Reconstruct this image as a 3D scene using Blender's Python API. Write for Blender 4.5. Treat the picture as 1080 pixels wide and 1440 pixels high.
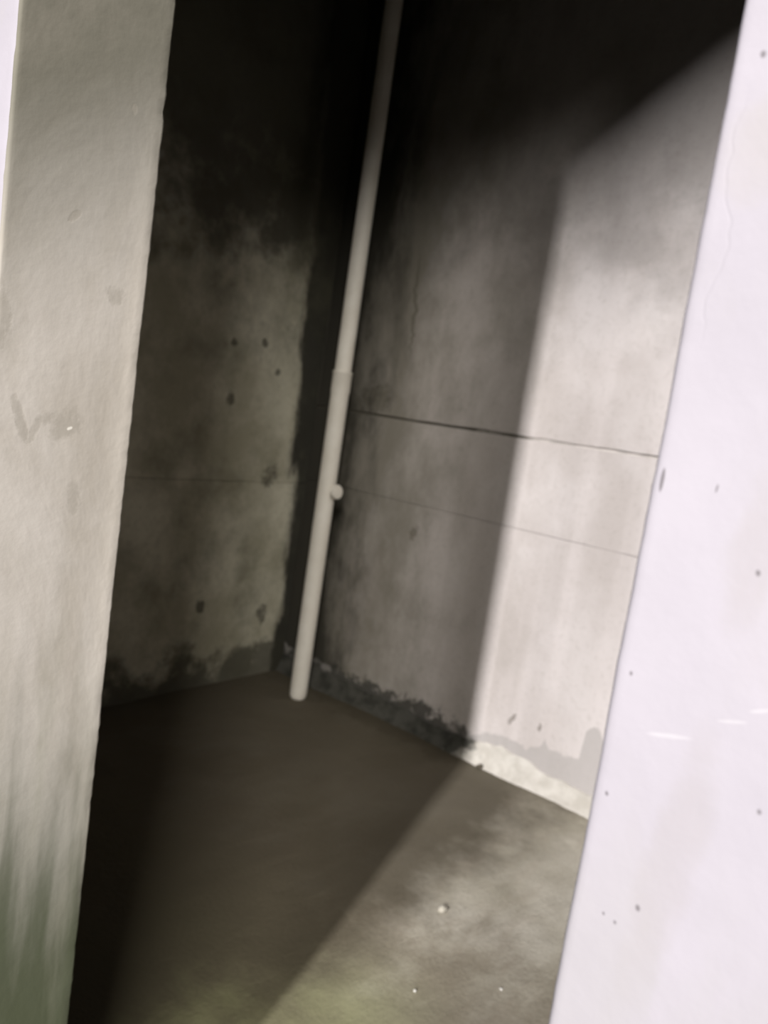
import bpy, bmesh, math, random
from mathutils import Vector, Matrix, noise

for o in list(bpy.data.objects):
    bpy.data.objects.remove(o, do_unlink=True)
scene = bpy.context.scene
col = scene.collection

# ------------------------------------------------------------------ camera
# Room axes: X to the right along the doorway wall, Y into the room, Z up. Metres.
DOOR_L, DOOR_R, THICK = -0.957, -0.157, 0.195      # door opening and wall thickness
HEAD_L, HEAD_R = 3.27, 3.88                        # head of the opening, sloped to cast a diagonal shadow
BACK_Y, LEFT_X, RIGHT_X, CEIL = 2.603, -3.016, 0.45, 4.15

cd = bpy.data.cameras.new('camera')
cam = bpy.data.objects.new('camera', cd); col.objects.link(cam)
F_PX = 1100.0
cd.sensor_fit = 'VERTICAL'; cd.sensor_height = 36.0; cd.sensor_width = 27.0
cd.lens = F_PX / 1440.0 * 36.0
cd.clip_start = 0.02
pitch = math.atan(F_PX / 8720.0)
head = Vector((-0.63, 0.777, 0)).normalized()
r0 = Vector((head.y, -head.x, 0))
fwd = head * math.cos(pitch) + Vector((0, 0, -math.sin(pitch)))
u0 = r0.cross(fwd)
roll = math.atan2(0.147, 0.989)
right = r0 * math.cos(roll) + u0 * math.sin(roll)
up = -r0 * math.sin(roll) + u0 * math.cos(roll)
M = Matrix((right, up, -fwd)).transposed().to_4x4()
M.translation = (0, -0.414, 1.5)
cam.matrix_world = M
cd.dof.use_dof = True
cd.dof.focus_distance = 0.75
cd.dof.aperture_fstop = 6.0
scene.camera = cam

# ------------------------------------------------------------------ world, light, exposure
world = bpy.data.worlds.new('world'); scene.world = world
world.use_nodes = True
wb = world.node_tree.nodes['Background']
wb.inputs[0].default_value = (0.9, 0.92, 1.0, 1); wb.inputs[1].default_value = 0.02

def area(name, loc, target, sx, sy, watts, color):
    l = bpy.data.lights.new(name, 'AREA'); l.shape = 'RECTANGLE'
    l.size, l.size_y = sx, sy; l.energy = watts; l.color = color
    o = bpy.data.objects.new(name, l); col.objects.link(o)
    o.location = loc
    d = Vector(target) - Vector(loc)
    o.rotation_euler = d.to_track_quat('-Z', 'Y').to_euler()
    return o
# low daylight falling through the outer yard from behind the photographer
area('daylight_from_the_yard', (9.35, -31.8, 17.4), (-0.957, 0.2, 1.4), 1.0, 11.5, 22500, (1.0, 0.975, 0.985))
# broad warm fill light, added to brighten the pipe and the dim left side
area('added_pipe_corner_fill', (10.0, -13.0, 10.7), (-0.9, 0, 1.6), 6.5, 4.5, 4700, (1.0, 0.955, 0.89))

scene.view_settings.view_transform = 'Standard'
scene.view_settings.look = 'None'
scene.view_settings.exposure = 0.0
scene.view_settings.gamma = 1.0
scene.view_settings.use_curve_mapping = False

# ------------------------------------------------------------------ material helpers
class NT:
    def __init__(s, name):
        s.m = bpy.data.materials.new(name); s.m.use_nodes = True
        s.t = s.m.node_tree; s.b = s.t.nodes['Principled BSDF']
        s.co = s.t.nodes.new('ShaderNodeTexCoord').outputs['Object']
        s.sep = s.t.nodes.new('ShaderNodeSeparateXYZ'); s.t.links.new(s.co, s.sep.inputs[0])
        s.x, s.y, s.z = s.sep.outputs
    def inp(s, sock, v):
        if hasattr(v, 'is_output'): s.t.links.new(v, sock)
        else: sock.default_value = v
    def math(s, op, a, b=0.0, c=0.0, clamp=False):
        n = s.t.nodes.new('ShaderNodeMath'); n.operation = op; n.use_clamp = clamp
        for i, v in enumerate((a, b, c)): s.inp(n.inputs[i], v)
        return n.outputs[0]
    def noise(s, scale, detail=4, rough=0.55, stretch=(1, 1, 1), offset=(0, 0, 0), dist=0.0):
        mp = s.t.nodes.new('ShaderNodeMapping'); mp.inputs['Scale'].default_value = stretch
        mp.inputs['Location'].default_value = offset
        s.t.links.new(s.co, mp.inputs[0])
        n = s.t.nodes.new('ShaderNodeTexNoise'); s.t.links.new(mp.outputs[0], n.inputs['Vector'])
        n.inputs['Scale'].default_value = scale; n.inputs['Detail'].default_value = detail
        n.inputs['Roughness'].default_value = rough; n.inputs['Distortion'].default_value = dist
        return n.outputs['Fac']
    def ramp(s, v, a, b, lo=0.0, hi=1.0):
        n = s.t.nodes.new('ShaderNodeMapRange'); n.interpolation_type = 'SMOOTHSTEP'
        s.inp(n.inputs[0], v)
        if a > b: a, b, lo, hi = b, a, hi, lo
        n.inputs[1].default_value = a; n.inputs[2].default_value = b
        n.inputs[3].default_value = lo; n.inputs[4].default_value = hi
        return n.outputs[0]
    def mix(s, f, a, b):
        n = s.t.nodes.new('ShaderNodeMix'); n.data_type = 'RGBA'
        s.inp(n.inputs[0], f)
        for i, v in ((6, a), (7, b)):
            s.inp(n.inputs[i], v if hasattr(v, 'is_output') else (*v, 1))
        return n.outputs[2]
    def spot(s, ax, ay, cx, cy, rx, ry, ang=0.0, soft=0.4, warp=None):
        """soft-edged elliptical mark in the plane (ax, ay)"""
        dx = s.math('SUBTRACT', ax, cx); dy = s.math('SUBTRACT', ay, cy)
        c, k = math.cos(ang), math.sin(ang)
        u = s.math('MULTIPLY_ADD', dx, c / rx, s.math('MULTIPLY', dy, k / rx))
        v = s.math('MULTIPLY_ADD', dx, -k / ry, s.math('MULTIPLY', dy, c / ry))
        d = s.math('ADD', s.math('MULTIPLY', u, u), s.math('MULTIPLY', v, v))
        if warp is not None: d = s.math('ADD', d, warp)
        return s.ramp(d, 1 + soft, 1 - soft)
    def maxof(s, lst):
        r = lst[0]
        for v in lst[1:]: r = s.math('MAXIMUM', r, v)
        return r
    def curve(s, v, x0, x1, pts, ymax):
        """height profile along a coordinate: pts are (coordinate, height)"""
        t = s.ramp_lin(v, x0, x1)
        n = s.t.nodes.new('ShaderNodeFloatCurve'); s.inp(n.inputs['Value'], t)
        cv = n.mapping.curves[0]
        P = [((a - x0) / (x1 - x0), h / ymax) for a, h in pts]
        cv.points[0].location = P[0]; cv.points[1].location = P[-1]
        for p in P[1:-1]: cv.points.new(*p)
        for p in cv.points: p.handle_type = 'VECTOR'
        n.mapping.update()
        return s.math('MULTIPLY', n.outputs[0], ymax)
    def ramp_lin(s, v, a, b):
        n = s.t.nodes.new('ShaderNodeMapRange'); s.inp(n.inputs[0], v)
        n.inputs[1].default_value = a; n.inputs[2].default_value = b
        return n.outputs[0]
    def bump(s, h, strength, dist):
        n = s.t.nodes.new('ShaderNodeBump'); n.inputs['Strength'].default_value = strength
        n.inputs['Distance'].default_value = dist; s.t.links.new(h, n.inputs['Height'])
        s.t.links.new(n.outputs[0], s.b.inputs['Normal'])
    def done(s, color, rough=0.9, spec=0.2):
        s.inp(s.b.inputs['Base Color'], color if hasattr(color, 'is_output') else (*color, 1))
        s.inp(s.b.inputs['Roughness'], rough)
        s.b.inputs['Specular IOR Level'].default_value = spec
        return s.m

def mat_whitewash():
    n = NT('whitewashed_plaster')
    big = n.noise(2.2, 5, 0.6, offset=(3, 0, 1)); fine = n.noise(38, 4, 0.6); mid = n.noise(11, 4, 0.6, (1, 1, 0.45), (0, 0, 2.2), 0.6)
    c = n.mix(n.ramp(big, 0.35, 0.7), (0.355, 0.335, 0.368), (0.398, 0.376, 0.412))
    c = n.mix(n.ramp(mid, 0.52, 0.74, 0, 0.42), c, (0.355, 0.335, 0.345))
    # greyer worn plaster low on the wall, a faint damp run, yellowed patch high up
    low = n.math('MULTIPLY', n.ramp(n.z, 1.33, 1.20), n.ramp(mid, 0.36, 0.58))
    c = n.mix(n.math('MULTIPLY', low, 0.40), c, (0.32, 0.31, 0.31))
    warp = n.ramp(n.noise(30, 3), 0.3, 0.7, -0.5, 0.5)
    run = n.maxof([n.spot(n.x, n.z, -0.108, 1.285, 0.012, 0.07, -0.1, 0.9, warp), n.spot(n.x, n.z, -0.10, 1.455, 0.010, 0.035, 0, 0.9, warp)])
    c = n.mix(n.math('MULTIPLY', run, 0.30), c, (0.31, 0.285, 0.28))
    c = n.mix(n.math('MULTIPLY', n.spot(n.x, n.z, -0.135, 1.655, 0.02, 0.022, 0, 0.9, warp), 0.25), c, (0.34, 0.315, 0.265))
    dark = [n.spot(n.x, n.z, -0.1510, 1.4863, 0.0011, 0.0064, 0.0, 0.35)]
    for (x, z, r) in ((-0.0955, 1.4491, 0.0014), (-0.1474, 1.3801, 0.0011), (-0.1482, 1.3098, 0.0012), (-0.0724, 1.3339, 0.0012),
                      (-0.1197, 1.2562, 0.0016), (-0.142, 1.6993, 0.0016), (-0.1300, 1.2420, 0.0010), (-0.137, 1.2435, 0.0009)):
        dark.append(n.spot(n.x, n.z, x, z, r * 0.8, r * 1.1, 0.3, 0.8))
    dark.append(n.spot(n.x, n.z, -0.1227, 1.4866, 0.0005, 0.0022, -0.1, 0.5))
    c = n.mix(n.math('MULTIPLY', n.maxof(dark), 0.78), c, (0.12, 0.11, 0.115))
    scr = [n.spot(n.x, n.z, -0.1218, 1.3541, 0.011, 0.0012, 0.25, 0.6), n.spot(n.x, n.z, -0.0929, 1.373, 0.007, 0.0008, 0.3, 0.6),
           n.spot(n.x, n.z, -0.0813, 1.3829, 0.005, 0.0009, 0.4, 0.6)]
    c = n.mix(n.math('MULTIPLY', n.maxof(scr), 0.3), c, (0.55, 0.54, 0.55))
    # hairline peel running beside the arris
    wob = n.noise(16, 3, 0.6, (0.01, 0.01, 1))
    lx = n.math('ADD', n.x, n.ramp(wob, 0.25, 0.75, -0.006, 0.006))
    crack = n.math('MULTIPLY', n.ramp(n.math('ABSOLUTE', n.math('ADD', lx, 0.1445)), 0.0012, 0.0), n.ramp(n.math('ABSOLUTE', n.math('SUBTRACT', n.z, 1.62)), 0.07, 0.04))
    c = n.mix(n.math('MULTIPLY', crack, 0.07), c, (0.21, 0.20, 0.21))
    h = n.math('ADD', n.math('MULTIPLY', big, 0.5), n.math('ADD', n.math('MULTIPLY', fine, 0.12), n.math('MULTIPLY', crack, -0.03)))
    n.bump(h, 0.22, 0.02)
    return n.done(c, 0.85, 0.2)

def mat_reveal():
    n = NT('cement_render_of_the_door_reveal')
    a = n.noise(5, 5, 0.6, (1, 1, 0.5), (0, 0, 4), 0.4); fine = n.noise(60, 3, 0.6); str_ = n.noise(16, 4, 0.55, (1, 1, 0.10), (2, 1, 0), 0.2)
    c = n.mix(n.ramp(a, 0.36, 0.66), (0.40, 0.365, 0.318), (0.52, 0.485, 0.445))
    c = n.mix(n.ramp(fine, 0.45, 0.75, 0, 0.18), c, (0.40, 0.37, 0.33))
    c = n.mix(n.math('MULTIPLY', n.ramp(n.y, 0.150, 0.185), 0.45), c, (0.62, 0.575, 0.515))
    # dirt runs and green rising damp towards the foot of the reveal
    lowz = n.ramp(n.z, 1.25, 0.80)
    c = n.mix(n.math('MULTIPLY', n.math('MULTIPLY', lowz, n.ramp(str_, 0.40, 0.66)), 0.75), c, (0.17, 0.175, 0.12))
    edge = n.math('ADD', n.z, n.math('MULTIPLY', n.ramp_lin(n.y, 0.0, 0.2), 0.10))
    damp = n.ramp(n.math('ADD', edge, n.ramp(str_, 0.3, 0.7, -0.16, 0.16)), 1.14, 0.58)
    c = n.mix(n.math('MULTIPLY', damp, 0.92), c, (0.045, 0.058, 0.026))
    topz = n.math('MULTIPLY', n.ramp(n.math('MULTIPLY_ADD', n.y, -0.6, n.z), 1.44, 1.84), n.ramp(a, 0.3, 0.55, 0.7, 1))
    c = n.mix(n.math('MULTIPLY', topz, 0.85), c, (0.095, 0.092, 0.066))  # light falling off towards the top, put into the colour
    warp = n.ramp(n.noise(40, 4, 0.65), 0.3, 0.7, -0.8, 0.8)
    marks = [n.spot(n.y, n.z, 0.095, 1.425, 0.022, 0.020, 0.3, 0.8, warp), n.spot(n.y, n.z, 0.042, 1.425, 0.006, 0.030, 0.35, 0.7, warp),
             n.spot(n.y, n.z, 0.060, 1.415, 0.006, 0.018, -0.3, 0.7, warp), n.spot(n.y, n.z, 0.085, 1.680, 0.004, 0.009, -0.7, 0.7, warp),
             n.spot(n.y, n.z, 0.12, 1.33, 0.010, 0.022, 0, 0.9, warp), n.spot(n.y, n.z, 0.005, 1.54, 0.014, 0.035, 0, 0.8, warp),
             n.spot(n.y, n.z, 0.150, 1.60, 0.012, 0.012, 0.5, 0.8, warp), n.spot(n.y, n.z, 0.15, 1.83, 0.004, 0.006, 0, 0.7, warp)]
    c = n.mix(n.math('MULTIPLY', n.maxof(marks), 0.42), c, (0.28, 0.255, 0.215))
    c = n.mix(n.spot(n.y, n.z, 0.105, 1.4205, 0.0034, 0.0019, 0.5, 0.6, warp), c, (0.70, 0.67, 0.61))
    h = n.math('ADD', n.math('MULTIPLY', a, 0.6), n.math('ADD', n.math('MULTIPLY', fine, 0.10), n.math('MULTIPLY', n.maxof(marks), -0.03)))
    n.bump(h, 0.35, 0.012)
    return n.done(c, 0.9, 0.15)

def mat_back():
    n = NT('bare_back_wall_plaster')
    a = n.noise(2.4, 5, 0.6, (1, 1, 0.7), (1, 0, 5)); fine = n.noise(45, 4, 0.65); run = n.noise(5.0, 3, 0.5, (1, 1, 0.03), (4, 0, 0))
    c = n.mix(n.ramp(a, 0.35, 0.68), (0.50, 0.455, 0.425), (0.62, 0.575, 0.55))
    c = n.mix(n.ramp(run, 0.42, 0.62, 0, 0.5), c, (0.70, 0.645, 0.62))
    c = n.mix(n.ramp(fine, 0.48, 0.75, 0, 0.22), c, (0.30, 0.27, 0.23))
    # shade of the upper wall put into the colour, ragged lower edge
    top_shade = n.ramp(n.math('ADD', n.z, n.ramp(n.noise(3.2, 5, 0.65, (1, 1, 1), (7, 0, 3)), 0.3, 0.7, -0.30, 0.30)), 1.9, 2.8)
    c = n.mix(n.math('MULTIPLY', top_shade, 0.4), c, (0.13, 0.12, 0.105))
    warp = n.ramp(n.noise(28, 4, 0.65), 0.3, 0.7, -0.9, 0.9)
    wall_spots = [n.spot(n.x, n.z, -2.2421, 0.9447, 0.020, 0.034, -0.3, 0.7, warp), n.spot(n.x, n.z, -1.555, 0.255, 0.010, 0.030, -0.5, 0.6, warp),
                  n.spot(n.x, n.z, -1.42, 0.265, 0.008, 0.016, 0, 0.7, warp)]
    wob = n.math('ADD', n.x, n.ramp(n.noise(8, 3, 0.6, (0.01, 0.01, 1)), 0.3, 0.7, -0.02, 0.02))
    wall_spots.append(n.spot(wob, n.z, -2.450, 2.03, 0.012, 0.24, 0.06, 0.6))
    wall_spots.append(n.spot(n.x, n.z, -2.62, 1.56, 0.10, 0.07, 0.3, 0.9, warp))
    c = n.mix(n.math('MULTIPLY', n.maxof(wall_spots), 0.62), c, (0.15, 0.13, 0.105))
    # shade deepening towards the pipe corner, put into the plaster colour
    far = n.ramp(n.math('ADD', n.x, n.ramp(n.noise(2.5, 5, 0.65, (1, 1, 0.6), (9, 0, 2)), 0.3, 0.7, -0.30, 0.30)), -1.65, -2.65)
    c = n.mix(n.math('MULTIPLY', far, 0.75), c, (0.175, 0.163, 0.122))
    # corner gloom and pipe shadow painted down the corner
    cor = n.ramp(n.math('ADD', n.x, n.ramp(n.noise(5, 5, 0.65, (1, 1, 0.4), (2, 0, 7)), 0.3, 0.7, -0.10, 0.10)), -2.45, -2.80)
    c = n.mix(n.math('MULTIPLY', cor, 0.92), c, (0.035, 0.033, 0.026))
    # damp tide mark above the mortar cove
    edge = n.curve(n.x, -3.02, -1.0, [(-3.02, 0.15), (-2.3, 0.11), (-1.80, 0.085), (-1.72, 0.125), (-1.62, 0.16), (-1.52, 0.165), (-1.46, 0.155),
                                      (-1.40, 0.185), (-1.385, 0.225), (-1.36, 0.19), (-1.27, 0.20), (-1.22, 0.21), (-1.212, 0.33), (-1.18, 0.37), (-1.12, 0.31), (-1.0, 0.32)], 0.4)
    d = n.math('SUBTRACT', n.math('ADD', n.z, n.ramp(n.noise(22, 4, 0.6), 0.3, 0.7, -0.012, 0.012)), edge)
    tide = n.ramp(d, 0.008, -0.008)
    c = n.mix(n.math('MULTIPLY', tide, 0.62), c, (0.37, 0.35, 0.33))
    # shade along the foot of the wall towards the pipe, painted dark
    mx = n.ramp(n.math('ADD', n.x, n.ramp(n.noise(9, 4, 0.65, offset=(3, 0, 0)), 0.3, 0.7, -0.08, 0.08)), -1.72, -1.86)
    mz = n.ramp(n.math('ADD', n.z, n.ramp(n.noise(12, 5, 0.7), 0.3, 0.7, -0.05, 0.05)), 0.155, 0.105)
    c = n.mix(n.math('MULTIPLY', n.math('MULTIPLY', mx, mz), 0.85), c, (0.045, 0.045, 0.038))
    h = n.math('ADD', n.math('MULTIPLY', a, 0.6), n.math('ADD', n.math('MULTIPLY', fine, 0.10), n.math('MULTIPLY', n.maxof(wall_spots), -0.15)))
    n.bump(h, 0.5, 0.03)
    return n.done(c, 0.92, 0.12)

def mat_left():
    n = NT('bare_grey_side_wall_concrete')
    a = n.noise(2.6, 5, 0.65, offset=(1, 2, 5)); fine = n.noise(40, 4, 0.7)
    c = n.mix(n.ramp(a, 0.33, 0.68), (0.42, 0.395, 0.295), (0.66, 0.63, 0.51))
    c = n.mix(n.ramp(fine, 0.45, 0.75, 0, 0.3), c, (0.27, 0.25, 0.18))
    warp = n.ramp(n.noise(24, 4, 0.65), 0.3, 0.7, -0.9, 0.9)
    pits = [n.spot(n.y, n.z, 1.9892, 0.4241, 0.022, 0.034, 0.3, 0.6, warp), n.spot(n.y, n.z, 2.186, 1.7501, 0.020, 0.018, 0.5, 0.6, warp),
            n.spot(n.y, n.z, 2.002, 1.727, 0.018, 0.020, 0, 0.7, warp), n.spot(n.y, n.z, 2.30, 1.62, 0.020, 0.016, 0, 0.7, warp),
            n.spot(n.y, n.z, 2.02, 1.46, 0.02, 0.05, 0, 0.8, warp), n.spot(n.y, n.z, 2.40, 0.35, 0.03, 0.06, 0, 0.8, warp), n.spot(n.y, n.z, 2.34, 1.09, 0.05, 0.05, 0, 0.9, warp)]
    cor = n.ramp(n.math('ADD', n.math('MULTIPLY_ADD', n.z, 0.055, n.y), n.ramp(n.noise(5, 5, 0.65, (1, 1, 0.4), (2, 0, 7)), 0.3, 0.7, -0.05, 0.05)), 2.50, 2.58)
    c = n.mix(n.math('MULTIPLY', cor, 0.95), c, (0.03, 0.029, 0.024))  # pipe shadow and corner gloom put into the side wall colour
    foot_tone = n.ramp(n.math('ADD', n.z, n.ramp(n.noise(5, 5, 0.65, (1, 1, 1), (4, 0, 7)), 0.3, 0.7, -0.12, 0.12)), 0.24, 0.06)
    c = n.mix(n.math('MULTIPLY', foot_tone, 0.8), c, (0.06, 0.057, 0.042))  # ragged darker band towards the foot
    top_shade = n.ramp(n.math('ADD', n.z, n.ramp(n.noise(2.6, 5, 0.65, (1, 1, 1), (7, 0, 3)), 0.3, 0.7, -0.35, 0.35)), 1.75, 2.5)
    c = n.mix(n.math('MULTIPLY', top_shade, 0.85), c, (0.07, 0.065, 0.05))  # fading light up the side wall, painted as darkening with height
    patch = n.ramp(n.noise(2.2, 5, 0.65, (1, 1, 1), (3, 6, 1)), 0.45, 0.7)
    c = n.mix(n.math('MULTIPLY', patch, 0.5), c, (0.14, 0.135, 0.095))
    c = n.mix(n.math('MULTIPLY', n.maxof(pits), 0.7), c, (0.06, 0.055, 0.04))
    n.bump(n.math('ADD', n.math('MULTIPLY', a, 0.6), n.math('ADD', n.math('MULTIPLY', fine, 0.14), n.math('MULTIPLY', n.maxof(pits), -0.2))), 0.5, 0.03)
    return n.done(c, 0.93, 0.1)

def mat_floor():
    n = NT('trowelled_dusty_concrete')
    a = n.noise(2.0, 5, 0.6, offset=(2, 5, 0)); fine = n.noise(70, 4, 0.7)
    mp = n.noise(14, 4, 0.6, (1.0, 0.28, 1), (0, 0, 0), 0.5)
    c = n.mix(n.ramp(a, 0.34, 0.68), (0.44, 0.405, 0.32), (0.62, 0.58, 0.49))
    c = n.mix(n.ramp(mp, 0.46, 0.70, 0, 0.30), c, (0.40, 0.34, 0.265))
    c = n.mix(n.ramp(fine, 0.45, 0.72, 0, 0.25), c, (0.30, 0.275, 0.21))
    # brown trodden dirt nearer the doorway
    br = n.ramp(n.math('ADD', n.y, n.ramp(n.noise(4, 5, 0.65, (1, 0.5, 1), (1, 8, 2)), 0.3, 0.7, -0.35, 0.35)), 1.95, 1.15)
    c = n.mix(n.math('MULTIPLY', br, 0.72), c, (0.215, 0.18, 0.13))
    # greenish damp bloom near the threshold, shade painted along the far left
    g = n.math('MULTIPLY', n.ramp(n.y, 1.45, 0.85), n.ramp(a, 0.3, 0.6, 0.5, 1))
    c = n.mix(n.math('MULTIPLY', n.math('MULTIPLY', g, n.ramp(n.x, -0.75, -1.0)), 0.85), c, (0.26, 0.275, 0.13))
    foot_shade = n.math('MULTIPLY', n.ramp(n.math('ADD', n.y, n.ramp(n.noise(9, 5, 0.7), 0.3, 0.7, -0.06, 0.06)), 2.40, 2.52), n.ramp(n.x, -1.62, -1.85))
    c = n.mix(n.math('MULTIPLY', foot_shade, 0.8), c, (0.05, 0.048, 0.038))  # shade on the floor strip below the back wall, painted in
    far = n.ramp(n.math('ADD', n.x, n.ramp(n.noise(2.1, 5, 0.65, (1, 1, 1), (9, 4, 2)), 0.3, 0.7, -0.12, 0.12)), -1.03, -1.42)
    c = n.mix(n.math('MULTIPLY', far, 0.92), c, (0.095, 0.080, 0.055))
    n.bump(n.math('ADD', n.math('MULTIPLY', a, 0.4), n.math('ADD', n.math('MULTIPLY', fine, 0.12), n.math('MULTIPLY', mp, 0.3))), 0.55, 0.03)
    return n.done(c, 0.88, 0.2)

def mat_plain(name, c1, c2, scale=12, rough=0.9, bump=0.3, spec=0.2, dist=0.01):
    n = NT(name); a = n.noise(scale, 5, 0.6)
    c = n.mix(n.ramp(a, 0.33, 0.68), c1, c2)
    n.bump(a, bump, dist)
    return n.done(c, rough, spec)

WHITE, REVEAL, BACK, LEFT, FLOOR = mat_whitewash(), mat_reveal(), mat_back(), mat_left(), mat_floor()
def mat_mortar():
    n = NT('rough_mortar_cove'); a = n.noise(14, 5, 0.6)
    c = n.mix(n.ramp(a, 0.33, 0.68), (0.47, 0.44, 0.385), (0.60, 0.57, 0.51))
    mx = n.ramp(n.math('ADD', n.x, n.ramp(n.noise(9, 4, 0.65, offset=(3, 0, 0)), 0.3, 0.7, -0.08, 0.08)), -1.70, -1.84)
    c = n.mix(n.math('MULTIPLY', mx, n.ramp(a, 0.30, 0.62, 0.98, 0.90)), c, (0.032, 0.033, 0.027))  # shaded left stretch of the strip painted dark
    n.bump(a, 0.3, 0.01)
    return n.done(c, 0.9, 0.2)
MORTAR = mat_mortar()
def mat_joint():
    n = NT('dust_filled_joints'); a = n.noise(20, 5, 0.6)
    c = n.mix(n.ramp(a, 0.33, 0.68), (0.42, 0.39, 0.36), (0.58, 0.54, 0.50))
    d = n.ramp(n.math('ADD', n.x, n.ramp(n.noise(6, 4), 0.3, 0.7, -0.2, 0.2)), -1.5, -2.1)
    c = n.mix(d, c, (0.11, 0.10, 0.08))
    return n.done(c, 0.95, 0.1)
JOINT = mat_joint()
DARKENED = mat_plain('darkened_unseen_render', (0.06, 0.055, 0.048), (0.11, 0.10, 0.09), 4)  # unseen faces, colour darkened to keep bounced light out of the room
ASPHALT = mat_plain('darkened_outer_ground', (0.045, 0.045, 0.045), (0.08, 0.078, 0.075), 30)  # unseen ground, colour darkened so little light bounces indoors
CEILM = mat_plain('darkened_ceiling_concrete', (0.05, 0.048, 0.043), (0.08, 0.075, 0.07), 4)  # ceiling colour darkened to cut bounced light
PVC = mat_plain('dusty_cream_plastic', (0.85, 0.80, 0.71), (0.92, 0.875, 0.79), 9, 0.55, 0.1, 0.4, 0.002)
STEEL = mat_plain('dull_galvanised_steel', (0.30, 0.29, 0.27), (0.42, 0.41, 0.38), 30, 0.6, 0.2, 0.5, 0.002)
STONE = mat_plain('pale_grit', (0.42, 0.39, 0.32), (0.55, 0.52, 0.45), 60, 0.9, 0.3, 0.2, 0.003)
DARKGRIT = mat_plain('dark_grit', (0.07, 0.06, 0.045), (0.14, 0.12, 0.09), 60, 0.9, 0.3, 0.2, 0.003)
SPECK = mat_plain('white_lime_crumb', (0.70, 0.68, 0.62), (0.82, 0.80, 0.75), 60, 0.9, 0.3, 0.2, 0.003)

# ------------------------------------------------------------------ geometry helpers
def fbm(p, scale, octs=4):
    v, a, s = 0.0, 1.0, scale
    for _ in range(octs):
        v += a * noise.noise(p * s); a *= 0.5; s *= 2.07
    return v

def link(name, verts, faces, mats, parent=None, smooth=True, fmat=None):
    me = bpy.data.meshes.new(name); me.from_pydata([tuple(v) for v in verts], [], faces)
    for m in (mats if isinstance(mats, (list, tuple)) else [mats]): me.materials.append(m)
    for i, p in enumerate(me.polygons):
        p.use_smooth = smooth
        if fmat: p.material_index = fmat[i]
    bm = bmesh.new(); bm.from_mesh(me); bmesh.ops.recalc_face_normals(bm, faces=bm.faces)
    for e in bm.edges:
        if len(e.link_faces) == 2 and e.calc_face_angle(0) > 0.9: e.smooth = False
    bm.to_mesh(me); bm.free()
    o = bpy.data.objects.new(name, me); col.objects.link(o)
    if parent: o.parent = parent
    return o

def struct(o, label, cat):
    o['kind'] = 'structure'; o['label'] = label; o['category'] = cat
    return o

def tag(o, label, cat, group=None):
    o['label'] = label; o['category'] = cat
    if group: o['group'] = group
    return o

def jamb(name, profile, z0, z1, step, kinds, parent=None):
    """profile: list of (x, y, nx, ny, amp, kind) closed cross-section swept upwards with an uneven surface"""
    nz = int((z1 - z0) / step) + 1; k = len(profile)
    V, Fc, fm = [], [], []
    for j in range(nz + 1):
        z = z0 + (z1 - z0) * j / nz
        for (x, y, nx, ny, amp, kd) in profile:
            p = Vector((x, y, z))
            d = fbm(p, 9, 3) * 0.35 + fbm(p + Vector((5, 2, 9)), 2.2, 2) * 0.5
            d *= 0.0016 * min(amp, 1.1)
            if amp > 1.2:      # crumbly arris with a few small chips
                d += 0.0011 * (amp - 1) * (fbm(p + Vector((3, 1, 7)), 95, 3) + 0.5 * fbm(Vector((1, 2, z)), 14, 2))
                d -= 0.0045 * (amp - 1) * max(0, fbm(Vector((2, 9, z)), 23, 3) - 0.55)
            V.append((x + nx * d, y + ny * d, z))
    for j in range(nz):
        for i in range(k):
            a, b = j * k + i, j * k + (i + 1) % k
            Fc.append((a, b, b + k, a + k)); fm.append(profile[i][5])
    Fc.append(tuple(range(k))); fm.append(0); Fc.append(tuple(nz * k + i for i in range(k))); fm.append(0)
    return link(name, V, Fc, kinds, parent, True, fm)

def line(p, q, n, normal, amp, kind):
    return [(p[0] + (q[0] - p[0]) * t / n, p[1] + (q[1] - p[1]) * t / n, normal[0], normal[1], amp, kind) for t in range(n)]

def arc(c, r, a0, a1, n, kind, amp=1.8):
    out = []
    for t in range(n + 1):
        a = a0 + (a1 - a0) * t / n
        out.append((c[0] + r * math.cos(a), c[1] + r * math.sin(a), math.cos(a), math.sin(a), amp, kind))
    return out

def panel(name, org, U, Vv, N, w, h, step, amp, seed, depth, mat, parent=None, wob=0.004, rim=0.003):
    """slab with its own slightly uneven face, wobbling edges and returned rims"""
    org, U, Vv, N = Vector(org), Vector(U), Vector(Vv), Vector(N)
    nu, nv = max(2, int(w / step)), max(2, int(h / step))
    V, Fc = [], []
    s = Vector((seed * 3.1, seed * 1.7, seed * 2.3))
    for j in range(nv + 1):
        for i in range(nu + 1):
            p = org + U * (w * i / nu) + Vv * (h * j / nv)
            d = (fbm(p + s, 1.6, 3) * 1.0 + fbm(p + s, 11, 2) * 0.2) * amp
            e = Vector((0, 0, 0))
            if j in (0, nv): e = Vv * (fbm(p + s, 7, 3) * wob)
            if j in (0, nv) or i in (0, nu): d -= rim
            V.append(p + N * d + e)
    idx = lambda i, j: j * (nu + 1) + i
    for j in range(nv):
        for i in range(nu):
            Fc.append((idx(i, j), idx(i + 1, j), idx(i + 1, j + 1), idx(i, j + 1)))
    ring = [idx(i, 0) for i in range(nu + 1)] + [idx(nu, j) for j in range(1, nv + 1)] + [idx(i, nv) for i in range(nu - 1, -1, -1)] + [idx(0, j) for j in range(nv - 1, 0, -1)]
    base = len(V)
    for q in ring: V.append(V[q] - N * depth)
    for t in range(len(ring)):
        u = (t + 1) % len(ring)
        Fc.append((ring[t], base + t, base + u, ring[u]))
    Fc.append(tuple(range(base, base + len(ring))))
    return link(name, V, Fc, mat, parent)

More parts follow.
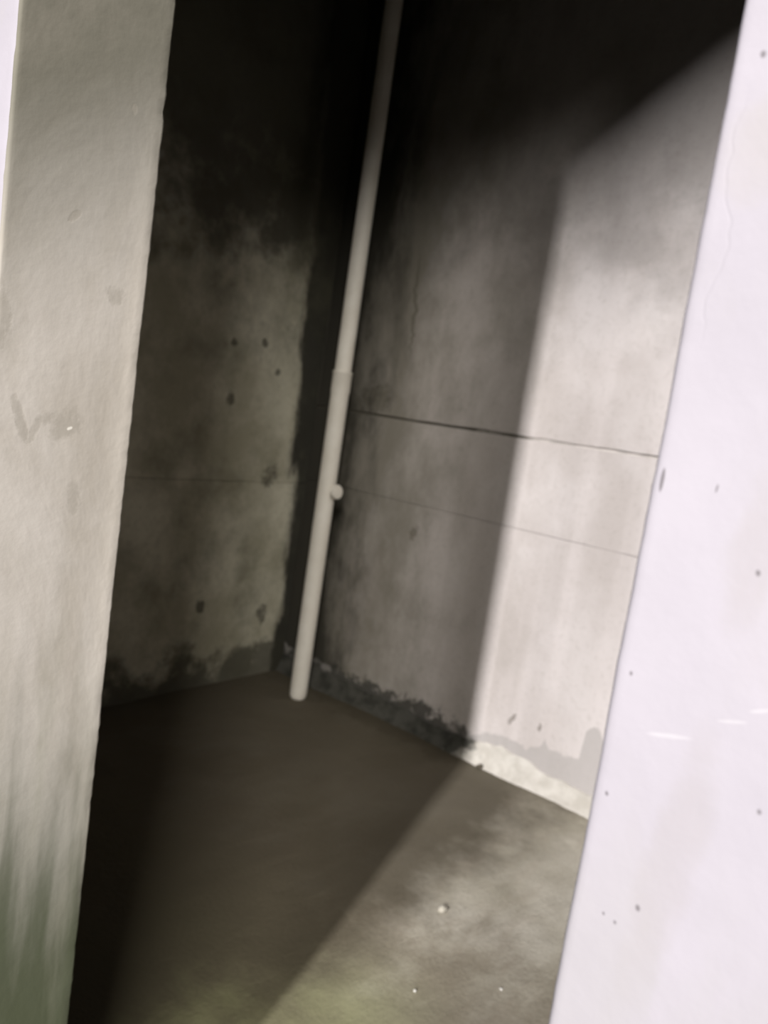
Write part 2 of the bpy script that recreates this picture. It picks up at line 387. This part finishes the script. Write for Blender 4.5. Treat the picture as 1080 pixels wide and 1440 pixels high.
def box(name, a, b, mat, parent=None, smooth=False):
    x0, y0, z0 = a; x1, y1, z1 = b
    V = [(x, y, z) for z in (z0, z1) for y in (y0, y1) for x in (x0, x1)]
    Fc = [(0, 1, 3, 2), (4, 6, 7, 5), (0, 4, 5, 1), (2, 3, 7, 6), (0, 2, 6, 4), (1, 5, 7, 3)]
    return link(name, V, Fc, mat, parent, smooth)

def lathe(name, prof, seg, mat, parent, mtx=None):
    """prof: list of (radius, z) revolved about Z, closed at both ends"""
    V, Fc = [], []
    for r, z in prof:
        for i in range(seg):
            a = 2 * math.pi * i / seg
            v = Vector((r * math.cos(a), r * math.sin(a), z))
            V.append(mtx @ v if mtx else v)
    for j in range(len(prof) - 1):
        for i in range(seg):
            k = (i + 1) % seg
            Fc.append((j * seg + i, j * seg + k, (j + 1) * seg + k, (j + 1) * seg + i))
    Fc.append(tuple(range(seg))); Fc.append(tuple((len(prof) - 1) * seg + i for i in range(seg)))
    o = link(name, V, Fc, mat, parent)
    me = o.data
    bm = bmesh.new(); bm.from_mesh(me)
    for e in bm.edges:
        if len(e.link_faces) == 2 and e.calc_face_angle(0) > 0.7: e.smooth = False
    bm.to_mesh(me); bm.free()
    return o

# ------------------------------------------------------------------ structure: the doorway wall
r = 0.004
HP = math.pi / 2
# left of the opening: front face, arris, reveal, arris, room-side face
P = line((-3.30, 0), (DOOR_L - 0.25, 0), 14, (0, -1), 1, 0) + line((DOOR_L - 0.25, 0), (DOOR_L - r, 0), 20, (0, -1), 1, 0)
P += arc((DOOR_L - r, r), r, -HP, 0, 3, 1, 1.5)
P += line((DOOR_L, r + 0.004), (DOOR_L, THICK - r - 0.002), 20, (1, 0), 1.1, 1)
P += arc((DOOR_L - r, THICK - r), r, 0, HP, 3, 1, 2.0)
P += line((DOOR_L - r - 0.01, THICK), (-3.30, THICK), 16, (0, 1), 1, 2)
o = jamb('wall_front_left', P, 0.0, HEAD_L, 0.011, [WHITE, REVEAL, DARKENED])
struct(o, 'grey cement door reveal and white wall face left of the dark opening', 'wall')
# right of the opening
P = arc((DOOR_R + r, r), r, math.pi, math.pi * 1.5, 3, 0, 1.3)
P += line((DOOR_R + r + 0.003, 0), (DOOR_R + 0.30, 0), 30, (0, -1), 1, 0) + line((DOOR_R + 0.30, 0), (2.2, 0), 16, (0, -1), 1, 0)
P += [(2.2, 0, 0, -1, 1, 2)] + line((2.2, THICK), (DOOR_R + r + 0.01, THICK), 16, (0, 1), 1, 2)
P += arc((DOOR_R + r, THICK - r), r, HP, math.pi, 3, 1, 1.5)
P += line((DOOR_R, THICK - r - 0.004), (DOOR_R, r + 0.004), 10, (-1, 0), 1, 1)
o = jamb('wall_front_right', P, 0.0, HEAD_R, 0.009, [WHITE, REVEAL, DARKENED])
struct(o, 'bright whitewashed wall close by on the right of the opening', 'wall')
# over the opening: unseen head, its slope shaped to cast the diagonal shadow
def head_wall():
    pr = [(-3.30, HEAD_L), (DOOR_L - 0.05, HEAD_L), (DOOR_R + 0.05, HEAD_R), (2.2, HEAD_R), (2.2, CEIL + 0.1), (-3.30, CEIL + 0.1)]
    V = [(x, y, z) for y in (0.0, THICK) for x, z in pr]
    k = len(pr)
    Fc = [tuple(range(k)), tuple(range(2 * k - 1, k - 1, -1))] + [(i, (i + 1) % k, k + (i + 1) % k, k + i) for i in range(k)]
    return link('wall_front_top', V, Fc, [WHITE, DARKENED], None, False, [0, 1] + [1] * k)
struct(head_wall(), 'white wall and unseen head above the door opening, sloped to cast the shadow', 'wall')

# ------------------------------------------------------------------ structure: the dark room
J1, J2 = 1.084, 1.482          # heights of the joints in the plaster
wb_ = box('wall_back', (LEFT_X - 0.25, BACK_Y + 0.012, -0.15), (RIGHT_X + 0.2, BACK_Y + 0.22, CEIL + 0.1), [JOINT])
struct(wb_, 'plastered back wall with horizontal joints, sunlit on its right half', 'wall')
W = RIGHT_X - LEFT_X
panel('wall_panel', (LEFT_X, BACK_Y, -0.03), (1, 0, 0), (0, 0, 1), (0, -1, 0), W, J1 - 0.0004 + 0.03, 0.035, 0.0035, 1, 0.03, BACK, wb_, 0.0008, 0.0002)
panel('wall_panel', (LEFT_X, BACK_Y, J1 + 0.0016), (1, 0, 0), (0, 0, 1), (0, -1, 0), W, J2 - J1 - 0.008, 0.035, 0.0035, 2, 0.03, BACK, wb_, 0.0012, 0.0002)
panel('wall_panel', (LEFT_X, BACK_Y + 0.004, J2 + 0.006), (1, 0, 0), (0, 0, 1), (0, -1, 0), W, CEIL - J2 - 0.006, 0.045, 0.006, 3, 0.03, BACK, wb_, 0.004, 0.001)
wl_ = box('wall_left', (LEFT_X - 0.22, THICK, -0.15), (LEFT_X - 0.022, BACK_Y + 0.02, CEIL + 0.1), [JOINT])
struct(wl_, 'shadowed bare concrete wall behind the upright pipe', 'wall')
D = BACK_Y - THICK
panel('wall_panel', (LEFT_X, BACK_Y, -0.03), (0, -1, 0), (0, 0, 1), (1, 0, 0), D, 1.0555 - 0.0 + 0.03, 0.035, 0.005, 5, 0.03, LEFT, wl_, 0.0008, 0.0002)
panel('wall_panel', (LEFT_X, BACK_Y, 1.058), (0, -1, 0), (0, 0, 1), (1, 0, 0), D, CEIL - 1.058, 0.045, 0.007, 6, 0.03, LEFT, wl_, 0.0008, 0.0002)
wr_ = panel('wall_right', (RIGHT_X, THICK, 0), (0, 1, 0), (0, 0, 1), (-1, 0, 0), D + 0.05, CEIL + 0.1, 0.08, 0.006, 7, 0.15, DARKENED)
struct(wr_, 'bare concrete side wall hidden behind the white wall', 'wall')
cl_ = panel('ceiling', (LEFT_X - 0.15, 0.05, CEIL), (1, 0, 0), (0, 1, 0), (0, 0, -1), W + 0.45, D + 0.35, 0.10, 0.006, 8, 0.15, CEILM)
struct(cl_, 'dark concrete ceiling lost in the shadow', 'ceiling')
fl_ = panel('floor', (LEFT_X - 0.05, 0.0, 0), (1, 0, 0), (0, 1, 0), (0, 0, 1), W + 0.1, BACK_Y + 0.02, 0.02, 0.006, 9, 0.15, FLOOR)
struct(fl_, 'dusty olive grey concrete floor, lit wedge beside the back wall', 'floor')
fo_ = panel('floor_outer', (-4.5, -8.6, 0), (1, 0, 0), (0, 1, 0), (0, 0, 1), 12.0, 8.6, 0.25, 0.004, 10, 0.15, ASPHALT)
struct(fo_, 'concrete floor of the outer space in front of the doorway', 'floor')

# rough mortar cove along the foot of the back wall
def cove(name, p0, p1, inward, h0, mat, seed):
    p0, p1, inward = Vector(p0), Vector(p1), Vector(inward)
    L = (p1 - p0).length; n = int(L / 0.02)
    V, Fc = [], []
    k = 6
    for i in range(n + 1):
        p = p0 + (p1 - p0) * i / n
        q = p + Vector((seed, 0, 0))
        h = h0 * (1 + 0.28 * fbm(q, 2.3, 3) + 0.10 * fbm(q, 14, 3))
        d = 0.042 * (1 + 0.35 * fbm(q + Vector((0, 4, 0)), 3.0, 3))
        for (a, b) in ((0.0, 1.0), (0.16, 0.97), (0.34, 0.66), (0.55, 0.34), (0.95, 0.04), (1.12, -0.12)):
            jit = 0.0025 * fbm(q + Vector((a * 9, b * 7, 0)), 20, 2)
            V.append(p + inward * (a * d + jit) + Vector((0, 0, b * h + jit)))
    for i in range(n):
        for j in range(k - 1):
            Fc.append((i * k + j, i * k + j + 1, (i + 1) * k + j + 1, (i + 1) * k + j))
    # back faces so that the strip is a solid
    b0 = len(V)
    for i in range(n + 1):
        p = p0 + (p1 - p0) * i / n - inward * 0.02
        V.append(p + Vector((0, 0, h0 * 0.8))); V.append(p + Vector((0, 0, -0.03)))
    for i in range(n):
        a, b = b0 + 2 * i, b0 + 2 * i + 2
        Fc.append((i * k, (i + 1) * k, b, a)); Fc.append((a, b, b + 1, a + 1)); Fc.append((i * k + k - 1, a + 1, b + 1, (i + 1) * k + k - 1))
    return link(name, V, Fc, mat)
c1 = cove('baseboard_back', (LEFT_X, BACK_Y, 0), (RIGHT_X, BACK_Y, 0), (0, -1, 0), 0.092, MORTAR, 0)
struct(c1, 'rough pale mortar strip along the foot of the back wall', 'baseboard')

# ------------------------------------------------------------------ the upright pipe
PX, PY = -2.657, 2.39
pipe = bpy.data.objects.new('drain_pipe', None); col.objects.link(pipe); pipe.location = (PX, PY, 0)
tag(pipe, 'upright cream plastic drain pipe standing in the dark corner', 'pipe')
SOCK = 1.665
lo = lathe('lower_pipe', [(0.036, 0.0), (0.043, 0.012), (0.0445, 0.03)] + [(0.0445, 0.03 + (SOCK - 0.11 - 0.03) * i / 24) for i in range(1, 25)], 32, PVC, pipe)
lathe('pipe_socket', [(0.0445, SOCK - 0.115), (0.0475, SOCK - 0.10), (0.0475, SOCK - 0.012), (0.0490, SOCK - 0.010), (0.0490, SOCK), (0.042, SOCK + 0.001)], 32, PVC, lo)
lathe('upper_pipe', [(0.0410, SOCK - 0.01 + (CEIL - SOCK + 0.02) * i / 30) for i in range(31)], 32, PVC, pipe)
# capped inlet on the right side of the lower pipe
d = Vector((1.0, -0.04, 0.12)).normalized()
rot = d.to_track_quat('Z', 'Y').to_matrix().to_4x4()
mt = Matrix.Translation((0, 0, 1.075)) @ rot
st = lathe('inlet_stub', [(0.017, 0.030), (0.017, 0.070)], 24, PVC, pipe, mt)
lathe('inlet_cap', [(0.033, 0.060), (0.036, 0.063), (0.036, 0.077), (0.033, 0.082), (0.012, 0.085)], 24, PVC, st, mt)

# ------------------------------------------------------------------ grit on the floor
def rock(name, loc, size, seed, mat, label, cat, group=None):
    bm = bmesh.new(); bmesh.ops.create_icosphere(bm, subdivisions=2, radius=1.0)
    s = Vector((seed * 2.1, seed * 5.3, seed))
    for v in bm.verts:
        k = 1 + 0.38 * noise.noise(v.co * 1.3 + s) + 0.12 * noise.noise(v.co * 3.7 + s)
        v.co = Vector((v.co.x * size[0] * k, v.co.y * size[1] * k, (v.co.z * 0.95 + 0.75) * size[2] * k))
    me = bpy.data.meshes.new(name); bm.to_mesh(me); bm.free(); me.materials.append(mat)
    for p in me.polygons: p.use_smooth = True
    o = bpy.data.objects.new(name, me); col.objects.link(o); o.location = loc; o.rotation_euler[2] = seed
    return tag(o, label, cat, group)
rock('pebble', (-1.147, 1.575, 0.0), (0.020, 0.013, 0.011), 1.3, STONE, 'pale pebble alone in the middle of the lit floor', 'pebble')
rock('lime_crumb', (-0.993, 1.236, 0.0), (0.0045, 0.004, 0.004), 2.2, SPECK, 'white lime crumb on the floor nearest the dark shadow edge', 'crumb', 'lime crumbs on the floor')
rock('lime_crumb', (-0.842, 1.43, 0.0), (0.005, 0.004, 0.003), 3.1, SPECK, 'white lime crumb on the floor nearer the bright white wall', 'crumb', 'lime crumbs on the floor')
rock('mortar_lump', (-1.643, 2.553, 0.0), (0.022, 0.012, 0.010), 4.4, DARKGRIT, 'dark lump of mortar at the foot of the pale strip', 'lump')
